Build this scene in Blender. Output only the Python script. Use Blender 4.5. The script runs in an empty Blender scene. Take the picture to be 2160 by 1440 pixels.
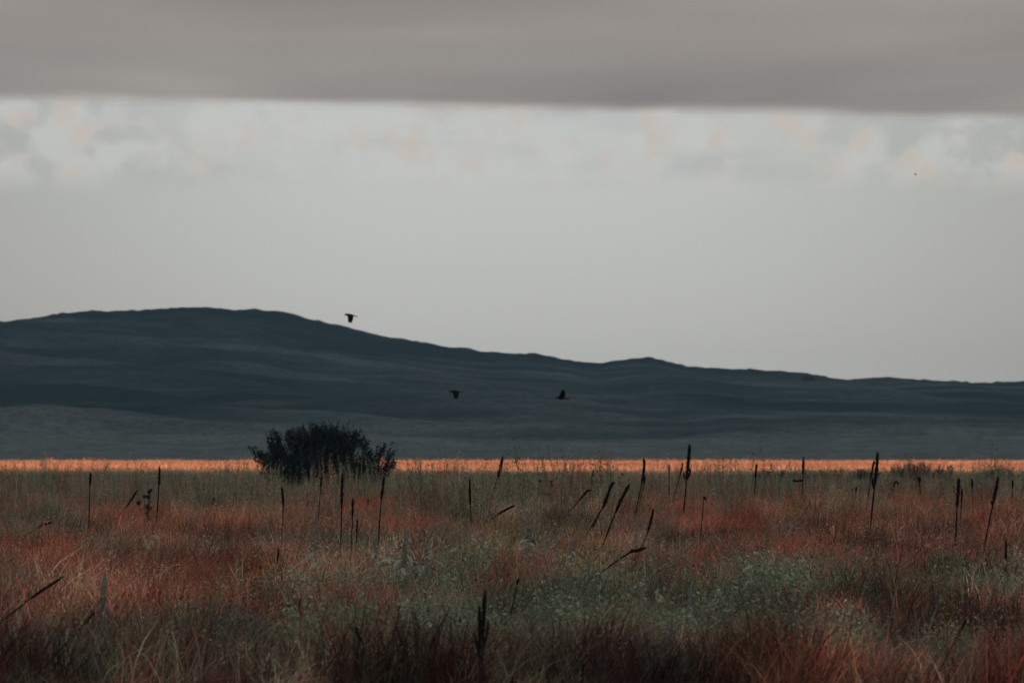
import bpy, bmesh, math, random
import numpy as np
from mathutils import Vector, Matrix, noise as mnoise

# ------------------------------------------------------------------ camera, sky, sun, exposure
sc = bpy.context.scene
C = sc.collection
H = 1.7                         # lens height above the field (m)
K = 36.0 / 200.0 / 2160.0       # angle of one photo pixel
HY = 945.0                      # photo row of the true horizon

cam_d = bpy.data.cameras.new('camera')
cam = bpy.data.objects.new('camera', cam_d)
C.objects.link(cam)
cam_d.lens = 200.0
cam_d.sensor_width = 36.0
cam_d.clip_start = 1.0
cam_d.clip_end = 60000.0
cam.location = (0, 0, H)
cam.rotation_euler = (math.pi / 2 + math.atan((HY - 720) * K), 0, 0)
cam_d.dof.use_dof = True
cam_d.dof.focus_distance = 74.0
cam_d.dof.aperture_fstop = 6.6
sc.camera = cam

SUN_EL = math.radians(12.0)
SUN_AZ = math.radians(18.0)     # the sun stands behind the camera, a little to the left
sun_dir = Vector((-math.sin(SUN_AZ) * math.cos(SUN_EL), -math.cos(SUN_AZ) * math.cos(SUN_EL), math.sin(SUN_EL)))
sun_d = bpy.data.lights.new('sun', 'SUN')
sun = bpy.data.objects.new('sun', sun_d)
C.objects.link(sun)
sun_d.energy = 3.6
sun_d.angle = math.radians(0.5)
sun_d.color = (1.0, 0.60, 0.40)
sun.rotation_euler = sun_dir.to_track_quat('Z', 'Y').to_euler()
sun.location = (-60, -200, 120)

world = bpy.data.worlds.new('World')
sc.world = world
world.use_nodes = True


def build_world():
    nt = world.node_tree
    N, L = nt.nodes, nt.links
    N.clear()
    out = N.new('ShaderNodeOutputWorld')
    bg = N.new('ShaderNodeBackground')
    bg.inputs['Strength'].default_value = 0.10
    sky = N.new('ShaderNodeTexSky')
    sky.sky_type = 'NISHITA'
    sky.sun_disc = False
    sky.sun_elevation = SUN_EL
    sky.sun_rotation = math.atan2(sun_dir.x, sun_dir.y)
    sky.altitude = 900
    sky.dust_density = 2.0
    tc = N.new('ShaderNodeTexCoord')
    sep = N.new('ShaderNodeSeparateXYZ')
    L.new(tc.outputs['Generated'], sep.inputs[0])

    def math_(op, a, b=None, clamp=False):
        m = N.new('ShaderNodeMath')
        m.operation = op
        m.use_clamp = clamp
        for i, v in enumerate((a, b)):
            if v is None:
                continue
            if isinstance(v, (int, float)):
                m.inputs[i].default_value = v
            else:
                L.new(v, m.inputs[i])
        return m.outputs[0]

    def smooth(v, lo, hi):
        m = N.new('ShaderNodeMapRange')
        m.interpolation_type = 'SMOOTHSTEP'
        m.inputs['From Min'].default_value = lo
        m.inputs['From Max'].default_value = hi
        L.new(v, m.inputs['Value'])
        return m.outputs[0]

    def mix(f, a, b):
        m = N.new('ShaderNodeMix')
        m.data_type = 'RGBA'
        for sock, v in ((m.inputs['Factor'], f), (m.inputs['A'], a), (m.inputs['B'], b)):
            if isinstance(v, (int, float)):
                sock.default_value = v
            elif isinstance(v, tuple):
                sock.default_value = (*v, 1)
            else:
                L.new(v, sock)
        return m.outputs['Result']

    def noise(scale_vec, scale, detail=3, rough=0.5, off=(0, 0, 0)):
        mp = N.new('ShaderNodeMapping')
        mp.inputs['Scale'].default_value = scale_vec
        mp.inputs['Location'].default_value = off
        L.new(tc.outputs['Generated'], mp.inputs['Vector'])
        n = N.new('ShaderNodeTexNoise')
        n.inputs['Scale'].default_value = scale
        n.inputs['Detail'].default_value = detail
        n.inputs['Roughness'].default_value = rough
        L.new(mp.outputs[0], n.inputs['Vector'])
        return n.outputs['Fac']

    z = sep.outputs['Z']
    # thin, even veil of high cloud over the clear sky (values are x10: the Background strength is 0.1)
    veil = mix(smooth(z, 0.0, 0.075), (5.35, 5.25, 5.08), (5.60, 5.75, 5.65))
    broad = noise((1, 1, 2.2), 5.5, 2, 0.45, (0.13, 0.4, 0.2))
    veil2 = mix(math_('MULTIPLY', smooth(broad, 0.30, 0.72), 0.3), veil, (4.7, 4.65, 4.5))
    # lens falloff painted into the sky colour: darker by degrees toward both sides
    side = smooth(math_('ABSOLUTE', sep.outputs['X']), 0.015, 0.13)
    veil2 = mix(math_('MULTIPLY', side, 0.85), veil2, (3.55, 3.42, 3.22))
    base = mix(0.90, sky.outputs[0], veil2)
    # far broken cumulus under the deck, tops about 3.5 degrees high
    lump = noise((1, 1, 1.3), 100, 4, 0.55, (3.1, 0.0, 0.7))
    lump2 = noise((1, 1, 1.2), 150, 3, 0.5, (7.7, 1.0, 2.7))
    streak = noise((1, 1, 5.0), 36, 3, 0.5, (1.3, 5.0, 0.1))
    lo = smooth(z, 0.0435, 0.0500)
    grey = math_('MULTIPLY', math_('MULTIPLY', smooth(streak, 0.40, 0.72), lo), 0.6)
    base = mix(grey, base, (4.25, 4.3, 4.25))
    pale = math_('MULTIPLY', math_('MULTIPLY', smooth(lump, 0.41, 0.58), lo), 0.75)
    base = mix(pale, base, (5.75, 5.8, 5.6))
    warm = math_('MULTIPLY', math_('MULTIPLY', smooth(lump2, 0.46, 0.66), pale), 0.9)
    base = mix(warm, base, (5.75, 4.85, 4.2))
    L.new(base, bg.inputs['Color'])
    L.new(bg.outputs[0], out.inputs['Surface'])


build_world()
sc.view_settings.view_transform = 'Standard'
sc.view_settings.look = 'None'
sc.view_settings.gamma = 1.0
sc.view_settings.exposure = 0.0
sc.view_settings.use_curve_mapping = False
sc.render.engine = 'CYCLES'
cy = sc.cycles
cy.max_bounces = 5
cy.diffuse_bounces = 2
cy.glossy_bounces = 2
cy.transmission_bounces = 4
cy.volume_bounces = 1
cy.transparent_max_bounces = 8
cy.caustics_reflective = False
cy.caustics_refractive = False
cy.use_denoising = True
cy.use_adaptive_sampling = True
cy.adaptive_threshold = 0.012
cy.adaptive_min_samples = 20

random.seed(7)
rng = np.random.default_rng(7)
R = random.uniform


# ------------------------------------------------------------------ helpers
def at(px, py, d):
    """a point d metres ahead that stands on the sight line of a photo pixel"""
    return Vector(((px - 1080) * K * d, d, H + (HY - py) * K * d))


_perm = rng.permutation(1024)


def _hash(i, j):
    return _perm[(_perm[i & 1023] + j) & 1023] / 1023.0


def vnoise(x, y):
    x = np.asarray(x, float); y = np.asarray(y, float)
    xi = np.floor(x).astype(int); yi = np.floor(y).astype(int)
    u = x - xi; v = y - yi
    u = u * u * u * (u * (u * 6 - 15) + 10); v = v * v * v * (v * (v * 6 - 15) + 10)
    a = _hash(xi, yi); b = _hash(xi + 1, yi); c = _hash(xi, yi + 1); d = _hash(xi + 1, yi + 1)
    return (a * (1 - u) + b * u) * (1 - v) + (c * (1 - u) + d * u) * v


def fbm(x, y, n=4):
    s = 0; a = 0.5; t = 0
    for k in range(n):
        s = s + a * vnoise(x * 2 ** k + 17.3 * k, y * 2 ** k + 9.1 * k); t += a; a *= 0.5
    return s / t


def sstep(lo, hi, v):
    t = np.clip((np.asarray(v, float) - lo) / (hi - lo), 0, 1)
    return t * t * (3 - 2 * t)


def ground(x, y):
    x = np.asarray(x, float); y = np.asarray(y, float)
    g = (fbm(x / 22 + 5, y / 16 + 3, 3) - 0.5) * 0.36
    g = g + (vnoise(x / 3.1, y / 2.7) - 0.5) * 0.06 * (1 - sstep(200, 260, y))
    return g * (1 - 0.8 * sstep(320, 700, y))


def gz(x, y):
    return float(ground(x, y))


def tag(o, label=None, cat=None, group=None, kind=None):
    for k, v in (('label', label), ('category', cat), ('group', group), ('kind', kind)):
        if v:
            o[k] = v
    return o


def mesh_obj(name, verts, faces, m, parent=None, smooth=False):
    me = bpy.data.meshes.new(name)
    me.from_pydata(verts, [], faces)
    me.materials.append(m)
    if smooth:
        me.shade_smooth()
    o = bpy.data.objects.new(name, me)
    C.objects.link(o)
    if parent:
        o.parent = parent
    return o


def empty(name, loc):
    o = bpy.data.objects.new(name, None)
    o.empty_display_size = 0.1
    C.objects.link(o)
    o.location = loc
    return o


class MB:
    """collects verts and faces of one mesh"""
    def __init__(s):
        s.v, s.f = [], []

    def tube(s, pts, radii, n=6, jit=0.0, cap=True):
        base = len(s.v)
        pts = [Vector(p) for p in pts]
        for i, p in enumerate(pts):
            t = (pts[min(i + 1, len(pts) - 1)] - pts[max(i - 1, 0)]).normalized()
            a = t.orthogonal().normalized() if abs(t.y) > 0.95 else t.cross(Vector((0, 1, 0))).normalized()
            b = t.cross(a)
            for k in range(n):
                w = 2 * math.pi * k / n
                r = radii[i] * (1 + R(-jit, jit))
                s.v.append(p + a * (math.cos(w) * r) + b * (math.sin(w) * r))
        for i in range(len(pts) - 1):
            for k in range(n):
                k2 = (k + 1) % n
                s.f.append((base + i * n + k, base + i * n + k2, base + (i + 1) * n + k2, base + (i + 1) * n + k))
        if cap:
            s.f.append(tuple(base + k for k in range(n))[::-1])
            e = base + (len(pts) - 1) * n
            s.f.append(tuple(e + k for k in range(n)))

    def leaf(s, p, d, up, ln, w, droop=0.2, seg=3):
        """a blade that bends: a strip tapering to its tip"""
        p = Vector(p); d = Vector(d).normalized(); side = d.cross(Vector(up))
        if side.length < 1e-4:
            side = d.orthogonal()
        side.normalize()
        nrm = side.cross(d)
        base = len(s.v)
        for i in range(seg):
            t = i / seg
            c = p + d * (ln * t) - nrm * (-droop * ln * t * t) if False else p + d * (ln * t) + Vector((0, 0, -droop * ln * t * t))
            ww = w * (0.55 + 0.9 * t if t < 0.5 else 1.0 - 0.75 * (t - 0.5) * 2) * 0.5
            s.v.append(c - side * ww); s.v.append(c + side * ww)
        s.v.append(p + d * ln + Vector((0, 0, -droop * ln)))
        for i in range(seg - 1):
            a = base + 2 * i
            s.f.append((a, a + 1, a + 3, a + 2))
        a = base + 2 * (seg - 1)
        s.f.append((a, a + 1, base + 2 * seg))

    def build(s, name, m, parent=None, smooth=False):
        return mesh_obj(name, s.v, s.f, m, parent, smooth)


# ------------------------------------------------------------------ materials
def new_mat(name):
    m = bpy.data.materials.new(name)
    m.use_nodes = True
    nt = m.node_tree
    nt.nodes.clear()
    out = nt.nodes.new('ShaderNodeOutputMaterial')
    return m, nt, nt.nodes, nt.links, out


def mat_noise(name, c0, c1, scale=6, detail=5, rough=0.9, bump=0.0, stretch=(1, 1, 1), spec=0.2, c2=None, scale2=None):
    m, nt, N, L, out = new_mat(name)
    p = N.new('ShaderNodeBsdfPrincipled')
    p.inputs['Roughness'].default_value = rough
    p.inputs['Specular IOR Level'].default_value = spec
    tc = N.new('ShaderNodeTexCoord')
    mp = N.new('ShaderNodeMapping')
    mp.inputs['Scale'].default_value = stretch
    L.new(tc.outputs['Object'], mp.inputs[0])
    n = N.new('ShaderNodeTexNoise')
    n.inputs['Scale'].default_value = scale
    n.inputs['Detail'].default_value = detail
    n.inputs['Roughness'].default_value = 0.6
    L.new(mp.outputs[0], n.inputs['Vector'])
    r = N.new('ShaderNodeValToRGB')
    r.color_ramp.elements[0].position = 0.34
    r.color_ramp.elements[1].position = 0.68
    r.color_ramp.elements[0].color = (*c0, 1)
    r.color_ramp.elements[1].color = (*c1, 1)
    L.new(n.outputs['Fac'], r.inputs[0])
    col = r.outputs[0]
    if c2:
        n2 = N.new('ShaderNodeTexNoise')
        n2.inputs['Scale'].default_value = scale2
        n2.inputs['Detail'].default_value = 4
        L.new(mp.outputs[0], n2.inputs['Vector'])
        mr = N.new('ShaderNodeMapRange')
        mr.inputs['From Min'].default_value = 0.45
        mr.inputs['From Max'].default_value = 0.62
        L.new(n2.outputs['Fac'], mr.inputs[0])
        mx = N.new('ShaderNodeMix'); mx.data_type = 'RGBA'
        L.new(mr.outputs[0], mx.inputs['Factor'])
        L.new(col, mx.inputs['A'])
        mx.inputs['B'].default_value = (*c2, 1)
        col = mx.outputs['Result']
    L.new(col, p.inputs['Base Color'])
    if bump:
        b = N.new('ShaderNodeBump')
        b.inputs['Strength'].default_value = bump
        b.inputs['Distance'].default_value = 0.02
        L.new(n.outputs['Fac'], b.inputs['Height'])
        L.new(b.outputs[0], p.inputs['Normal'])
    L.new(p.outputs[0], out.inputs[0])
    return m


def mat_blade(name, tint=None, transl=0.3, var=0.35, tip=None):
    """thin plant matter: colour from the scatter's own tint, varied per tuft and per blade"""
    m, nt, N, L, out = new_mat(name)
    if tint is None:
        a = N.new('ShaderNodeAttribute')
        a.attribute_type = 'INSTANCER'
        a.attribute_name = 'tint'
        col = a.outputs['Color']
    else:
        rgb = N.new('ShaderNodeRGB')
        rgb.outputs[0].default_value = (*tint, 1)
        col = rgb.outputs[0]
    # per-blade shade written on the mesh
    b = N.new('ShaderNodeAttribute')
    b.attribute_type = 'GEOMETRY'
    b.attribute_name = 'shade'
    mx = N.new('ShaderNodeMix'); mx.data_type = 'RGBA'; mx.blend_type = 'MULTIPLY'
    mx.inputs['Factor'].default_value = 1.0
    L.new(col, mx.inputs['A'])
    L.new(b.outputs['Color'], mx.inputs['B'])
    col = mx.outputs['Result']
    d = N.new('ShaderNodeBsdfPrincipled')
    d.inputs['Roughness'].default_value = 0.75
    d.inputs['Specular IOR Level'].default_value = 0.15
    t = N.new('ShaderNodeBsdfTranslucent')
    L.new(col, d.inputs['Base Color'])
    L.new(col, t.inputs['Color'])
    ms = N.new('ShaderNodeMixShader')
    ms.inputs[0].default_value = transl
    L.new(d.outputs[0], ms.inputs[1])
    L.new(t.outputs[0], ms.inputs[2])
    L.new(ms.outputs[0], out.inputs[0])
    return m


# ------------------------------------------------------------------ ground, hills, cloud deck
def build_ground():
    ys = np.concatenate([np.arange(-60, 25, 15), np.arange(25, 170, 0.8), np.arange(170, 420, 6), np.arange(420, 900, 30), np.linspace(900, 4900, 12)])
    xs = np.concatenate([np.linspace(-2800, -60, 14), np.arange(-54, -24, 4), np.arange(-24, 24.1, 0.8), np.arange(28, 56, 4), np.linspace(60, 2800, 14)])
    X, Y = np.meshgrid(xs, ys)
    Z = ground(X, Y)
    nx, ny = len(xs), len(ys)
    v = np.stack([X.ravel(), Y.ravel(), Z.ravel()], 1)
    f = [(j * nx + i, j * nx + i + 1, (j + 1) * nx + i + 1, (j + 1) * nx + i) for j in range(ny - 1) for i in range(nx - 1)]
    m = mat_noise('field_soil', (0.035, 0.024, 0.019), (0.080, 0.050, 0.036), scale=0.5, detail=8, bump=0.4, c2=(0.05, 0.048, 0.036), scale2=0.12)
    N, L = m.node_tree.nodes, m.node_tree.links
    p = next(q for q in N if q.type == 'BSDF_PRINCIPLED')
    old = p.inputs['Base Color'].links[0].from_socket
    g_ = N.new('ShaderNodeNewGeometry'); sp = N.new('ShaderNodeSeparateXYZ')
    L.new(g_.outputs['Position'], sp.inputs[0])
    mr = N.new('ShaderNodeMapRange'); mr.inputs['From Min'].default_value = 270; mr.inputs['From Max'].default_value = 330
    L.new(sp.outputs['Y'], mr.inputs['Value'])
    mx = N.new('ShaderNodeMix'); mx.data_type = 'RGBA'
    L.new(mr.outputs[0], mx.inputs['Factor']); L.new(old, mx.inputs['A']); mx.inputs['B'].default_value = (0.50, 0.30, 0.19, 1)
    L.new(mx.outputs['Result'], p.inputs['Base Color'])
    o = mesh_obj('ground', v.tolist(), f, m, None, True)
    tag(o, 'flat prairie ground under the grasses reaching to the hills', 'ground', kind='structure')


SKYLINE = [(-900, 735), (-500, 712), (-250, 700), (0, 681), (60, 673), (150, 657), (250, 656), (330, 655), (400, 648), (440, 650), (520, 655), (580, 655),
           (620, 664), (660, 676), (700, 684), (740, 691), (800, 708), (840, 717), (880, 718), (930, 731), (1000, 739), (1060, 746), (1120, 744),
           (1180, 755), (1245, 771), (1290, 762), (1340, 754), (1390, 758), (1415, 765), (1445, 777), (1520, 777), (1600, 780), (1680, 786),
           (1740, 793), (1780, 804), (1850, 794), (1900, 798), (1980, 804), (2060, 808), (2110, 807), (2160, 804), (2400, 800), (2700, 815), (3100, 840)]
CREST = 2200.0


def hill_z(X, Y):
    sx = np.array([(p[0] - 1080) * K * CREST for p in SKYLINE])
    sz = np.array([H + (HY - p[1]) * K * CREST for p in SKYLINE])
    P = np.interp(X, sx, sz)
    # soften the kinks of the interpolated profile
    P = (P + np.interp(X - 3, sx, sz) + np.interp(X + 3, sx, sz) + np.interp(X - 6, sx, sz) + np.interp(X + 6, sx, sz)) / 5
    t = np.clip((Y - 640) / (CREST - 640), 0, 1)
    s = 0.16 * t + 0.84 * t ** 1.9
    back = np.clip((Y - CREST) / 1100, 0, 1)
    s = np.where(Y > CREST, 1 - back ** 1.6 * 0.9, s)
    z = P * s
    # folds: long low spurs that cross the slope
    mid = sstep(0.06, 0.3, t) * (1 - sstep(0.80, 0.985, t))
    warp = (fbm(X / 210 + 3, Y / 300 + 8, 3) - 0.5) * 260
    r1 = 1 - np.abs(2 * fbm((X + 0.35 * Y + warp) / 190 + 11, (Y - 0.2 * X) / 420 + 2, 3) - 1)
    r2 = fbm(X / 150 + 31, (Y + warp * 0.5) / 120 + 7, 4)
    rel = np.clip(P / 50, 0.35, 1.1)
    z = z + mid * rel * ((r1 - 0.75) * 8 + (r2 - 0.5) * 12)
    z = z + mid * rel * (fbm((X + warp * 0.3) / 85 + 5, (Y + 0.4 * X) / 52 + 3, 3) - 0.5) * 7.0
    low = sstep(0.02, 0.10, t) * (1 - sstep(0.3, 0.5, t))
    z = z + low * (vnoise(X / 160 + 2, Y / 75 + 40) - 0.4) * 3.2
    z = z + (fbm(X / 9 + 4, Y / 14 + 9, 3) - 0.5) * 1.3 * sstep(0.1, 0.4, t)
    z = z + (vnoise(X / 2.2, Y / 6.0) ** 3) * 0.7 * sstep(0.8, 1.0, t)
    foot = sstep(632, 690, Y)
    return z * foot - 0.4 * (1 - foot)


def build_hills():
    xs = np.concatenate([np.linspace(-1500, -330, 40), np.arange(-320, 320.1, 1.9), np.linspace(330, 1500, 40)])
    ys = np.concatenate([np.arange(620, 1500, 9), np.arange(1500, 2230, 6), np.arange(2240, 3300, 60)])
    X, Y = np.meshgrid(xs, ys)
    Z = hill_z(X, Y)
    nx, ny = len(xs), len(ys)
    v = np.stack([X.ravel(), Y.ravel(), Z.ravel()], 1)
    f = [(j * nx + i, j * nx + i + 1, (j + 1) * nx + i + 1, (j + 1) * nx + i) for j in range(ny - 1) for i in range(nx - 1)]
    m, nt, N, L, out = new_mat('hill_grass')
    p = N.new('ShaderNodeBsdfPrincipled')
    p.inputs['Roughness'].default_value = 1.0
    p.inputs['Specular IOR Level'].default_value = 0.0
    tc = N.new('ShaderNodeTexCoord')

    def noise(sv, scale, detail, rough=0.55):
        mp = N.new('ShaderNodeMapping')
        mp.inputs['Scale'].default_value = sv
        L.new(tc.outputs['Object'], mp.inputs[0])
        n = N.new('ShaderNodeTexNoise')
        n.inputs['Scale'].default_value = scale
        n.inputs['Detail'].default_value = detail
        n.inputs['Roughness'].default_value = rough
        n.inputs['Distortion'].default_value = 0.4
        L.new(mp.outputs[0], n.inputs['Vector'])
        return n.outputs['Fac']

    def rng_(v, lo, hi, a=0.0, b=1.0):
        r = N.new('ShaderNodeMapRange')
        r.interpolation_type = 'SMOOTHSTEP'
        for k, x in (('From Min', lo), ('From Max', hi), ('To Min', a), ('To Max', b)):
            r.inputs[k].default_value = x
        L.new(v, r.inputs['Value'])
        return r.outputs[0]

    def mix(f, a, b):
        x = N.new('ShaderNodeMix'); x.data_type = 'RGBA'
        for sck, val in ((x.inputs['Factor'], f), (x.inputs['A'], a), (x.inputs['B'], b)):
            if isinstance(val, tuple):
                sck.default_value = (*val, 1)
            else:
                L.new(val, sck)
        return x.outputs['Result']
    patch = noise((0.55, 0.8, 1.0), 0.0085, 4)
    streaks = noise((0.35, 0.8, 1.0), 0.030, 5)
    pm = N.new('ShaderNodeMix'); pm.data_type = 'FLOAT'; pm.inputs[0].default_value = 0.5
    L.new(patch, pm.inputs[2]); L.new(streaks, pm.inputs[3])
    patch = pm.outputs[0]
    fine = noise((1, 0.5, 1.0), 0.11, 6, 0.7)
    sepn = N.new('ShaderNodeSeparateXYZ')
    L.new(tc.outputs['Object'], sepn.inputs[0])
    flat = rng_(sepn.outputs['Y'], 800, 1180, 1, 0)      # the apron at the foot carries paler cured grass
    ad = N.new('ShaderNodeMath'); ad.operation = 'MULTIPLY_ADD'
    L.new(flat, ad.inputs[0]); ad.inputs[1].default_value = 0.42; L.new(patch, ad.inputs[2])
    col = mix(rng_(ad.outputs[0], 0.40, 0.76), (0.016, 0.034, 0.041), (0.130, 0.152, 0.152))
    col = mix(rng_(fine, 0.32, 0.72, 0.0, 0.40), col, (0.010, 0.020, 0.022))
    tuss = noise((1, 0.6, 1.0), 0.55, 4, 0.7)
    col = mix(rng_(tuss, 0.40, 0.66, 0.0, 0.5), col, (0.012, 0.021, 0.022))
    L.new(col, p.inputs['Base Color'])
    L.new(p.outputs[0], out.inputs[0])
    o = mesh_obj('hills', v.tolist(), f, m, None, True)
    tag(o, 'long dark blue-green rolling hills behind the field', 'hills', kind='structure')


DECK_H, DECK_T = 300.0, 34.0


def build_deck():
    """a stratus deck overhead: its far rim is the straight cloud edge in view; one break behind the camera lets the sun through"""
    cosaz = math.cos(SUN_AZ)
    sh0 = DECK_H / math.tan(SUN_EL) * cosaz
    sh1 = (DECK_H + DECK_T) / math.tan(SUN_EL) * cosaz
    g0, g1 = 325 - sh1, 642 - sh0
    xs = np.concatenate([np.linspace(-9000, -1500, 9), np.linspace(-1300, 1300, 66), np.linspace(1500, 9000, 9)])
    ys = np.concatenate([np.linspace(-8000, g0 - 120, 9), [g0], np.linspace(g0 + (g1 - g0) / 4, g1 - (g1 - g0) / 4, 3), [g1],
                         np.linspace(g1 + 120, 2400, 10), np.linspace(2600, 4960, 44)])
    nx, ny = len(xs), len(ys)
    V, F, RIM = [], [], []
    for top in (0, 1):
        for j, y in enumerate(ys):
            for i, x in enumerate(xs):
                yy = y
                edge = 5085 + np.clip(x, -1400, 1400) * 0.33 + (float(fbm(x / 260 + 3, 0.5, 3)) - 0.5) * 70
                if y > 2600:
                    yy = 2600 + (y - 2600) / (4960 - 2600) * (edge - 2600)
                if j == 9 or j == 13:
                    yy += (float(fbm(x / 30 + 2.2, j, 3)) - 0.5) * (60 if j == 9 else 16)
                zz = DECK_H + (float(fbm(x / 420 + 1, yy / 210 + 4, 3)) - 0.5) * 10 * sstep(0, 900, 5000 - yy)
                if top:
                    rim = float(sstep(0, 800, edge - yy))
                    zz += 3 + (DECK_T - 3 + (float(fbm(x / 300 + 9, yy / 300, 3)) - 0.5) * 8) * rim
                V.append((x, yy, zz))
                RIM.append(float(edge - yy) / 330.0)
    n = nx * ny

    def keep(i, j):
        return not (9 <= j < 13 and abs(xs[i]) < 1320 and abs(xs[i + 1]) < 1320)
    E = {}
    for j in range(ny - 1):
        for i in range(nx - 1):
            if keep(i, j):
                a, b, c, d = j * nx + i, j * nx + i + 1, (j + 1) * nx + i + 1, (j + 1) * nx + i
                F.append((a, d, c, b)); F.append((a + n, b + n, c + n, d + n))
                for e in ((a, b), (b, c), (c, d), (d, a)):
                    E[e] = 1
    for (a, b) in list(E):
        if (b, a) not in E:
            F.append((a, b, b + n, a + n))
    m, nt, N, L, out = new_mat('cloud_vapour')
    t = N.new('ShaderNodeBsdfTranslucent')
    tc = N.new('ShaderNodeTexCoord')
    mp = N.new('ShaderNodeMapping')
    mp.inputs['Scale'].default_value = (1, 0.35, 1)
    L.new(tc.outputs['Object'], mp.inputs[0])
    nn = N.new('ShaderNodeTexNoise')
    nn.inputs['Scale'].default_value = 0.0024
    nn.inputs['Detail'].default_value = 3
    L.new(mp.outputs[0], nn.inputs['Vector'])
    r = N.new('ShaderNodeValToRGB')
    r.color_ramp.elements[0].position = 0.3
    r.color_ramp.elements[1].position = 0.7
    r.color_ramp.elements[0].color = (0.585, 0.605, 0.62, 1)
    r.color_ramp.elements[1].color = (0.745, 0.765, 0.775, 1)
    L.new(nn.outputs['Fac'], r.inputs[0])
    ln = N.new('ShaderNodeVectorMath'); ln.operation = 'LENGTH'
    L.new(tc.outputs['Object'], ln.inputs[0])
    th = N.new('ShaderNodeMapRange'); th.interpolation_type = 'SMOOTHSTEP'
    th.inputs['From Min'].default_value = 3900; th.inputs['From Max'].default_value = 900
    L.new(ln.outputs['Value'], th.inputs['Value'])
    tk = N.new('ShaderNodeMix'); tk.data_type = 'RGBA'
    L.new(th.outputs[0], tk.inputs['Factor']); L.new(r.outputs[0], tk.inputs['A']); tk.inputs['B'].default_value = (0.78, 0.845, 0.905, 1)  # unseen cloud overhead coloured paler and bluer to brighten the field
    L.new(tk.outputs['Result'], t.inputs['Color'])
    at_ = N.new('ShaderNodeAttribute'); at_.attribute_name = 'rim'
    n3 = N.new('ShaderNodeTexNoise'); n3.inputs['Scale'].default_value = 0.012; n3.inputs['Detail'].default_value = 4
    L.new(mp.outputs[0], n3.inputs['Vector'])
    ma = N.new('ShaderNodeMath'); ma.operation = 'MULTIPLY_ADD'
    L.new(n3.outputs['Fac'], ma.inputs[0]); ma.inputs[1].default_value = 0.5; L.new(at_.outputs['Fac'], ma.inputs[2])
    mr = N.new('ShaderNodeMapRange'); mr.interpolation_type = 'SMOOTHSTEP'
    mr.inputs['From Min'].default_value = 0.2; mr.inputs['From Max'].default_value = 0.95
    L.new(ma.outputs[0], mr.inputs['Value'])
    tr = N.new('ShaderNodeBsdfTransparent'); ms = N.new('ShaderNodeMixShader')
    L.new(mr.outputs[0], ms.inputs[0]); L.new(tr.outputs[0], ms.inputs[1]); L.new(t.outputs[0], ms.inputs[2])
    L.new(ms.outputs[0], out.inputs[0])
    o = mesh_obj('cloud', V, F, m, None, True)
    ra = o.data.attributes.new('rim', 'FLOAT', 'POINT')
    ra.data.foreach_set('value', np.array(RIM, np.float32))
    tag(o, 'flat grey stratus cloud deck with a straight lower edge across the top', 'cloud', kind='structure')


# ------------------------------------------------------------------ plants scattered as uncountable stuff
def shade_attr(me, per_vert):
    a = me.attributes.new('shade', 'FLOAT_COLOR', 'POINT')
    c = np.ones((len(me.vertices), 4), np.float32)
    c[:, :3] = np.asarray(per_vert, np.float32).reshape(len(me.vertices), -1)
    a.data.foreach_set('color', c.ravel())


def proto(name, verts, faces, shade, m):
    me = bpy.data.meshes.new(name)
    me.from_pydata([tuple(v) for v in verts], [], faces)
    me.materials.append(m)
    shade_attr(me, shade)
    return bpy.data.objects.new(name, me)


class Tuft:
    def __init__(s):
        s.v, s.f, s.c = [], [], []

    def blade(s, x, y, h, lx, ly, w, col, seg=3, z0=0.0, curl=1.6):
        a = R(0, math.pi)
        sx, sy = math.cos(a) * w / 2, math.sin(a) * w / 2
        b = len(s.v)
        for i in range(seg):
            t = i / seg
            k = t ** curl
            ww = 1 - 0.5 * t
            cx, cy_, cz = x + lx * k, y + ly * k, z0 + h * t * (1 - 0.12 * t * (abs(lx) + abs(ly)))
            s.v += [(cx - sx * ww, cy_ - sy * ww, cz), (cx + sx * ww, cy_ + sy * ww, cz)]
            s.c += [col, col]
        s.v.append((x + lx, y + ly, z0 + h * (1 - 0.12 * (abs(lx) + abs(ly))))); s.c.append(col)
        for i in range(seg - 1):
            s.f.append((b + 2 * i, b + 2 * i + 1, b + 2 * i + 3, b + 2 * i + 2))
        s.f.append((b + 2 * seg - 2, b + 2 * seg - 1, b + 2 * seg))

    def fleck(s, p, size, col, long=1.6):
        d = Vector((R(-1, 1), R(-1, 1), R(-0.6, 1))).normalized() * size * long
        e = d.orthogonal().normalized() * size * 0.5
        p = Vector(p)
        b = len(s.v)
        s.v += [tuple(p - d * 0.5), tuple(p + e), tuple(p + d * 0.5), tuple(p - e)]
        s.c += [col] * 4
        s.f.append((b, b + 1, b + 2, b + 3))

    def make(s, name, m):
        return proto(name, s.v, s.f, s.c, m)


def vcol(base=1.0, amp=0.35, hue=0.08):
    k = base * (1 + R(-amp, amp))
    return (k * (1 + R(-hue, hue)), k * (1 + R(-hue, hue)), k * (1 + R(-hue, hue)))


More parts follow.
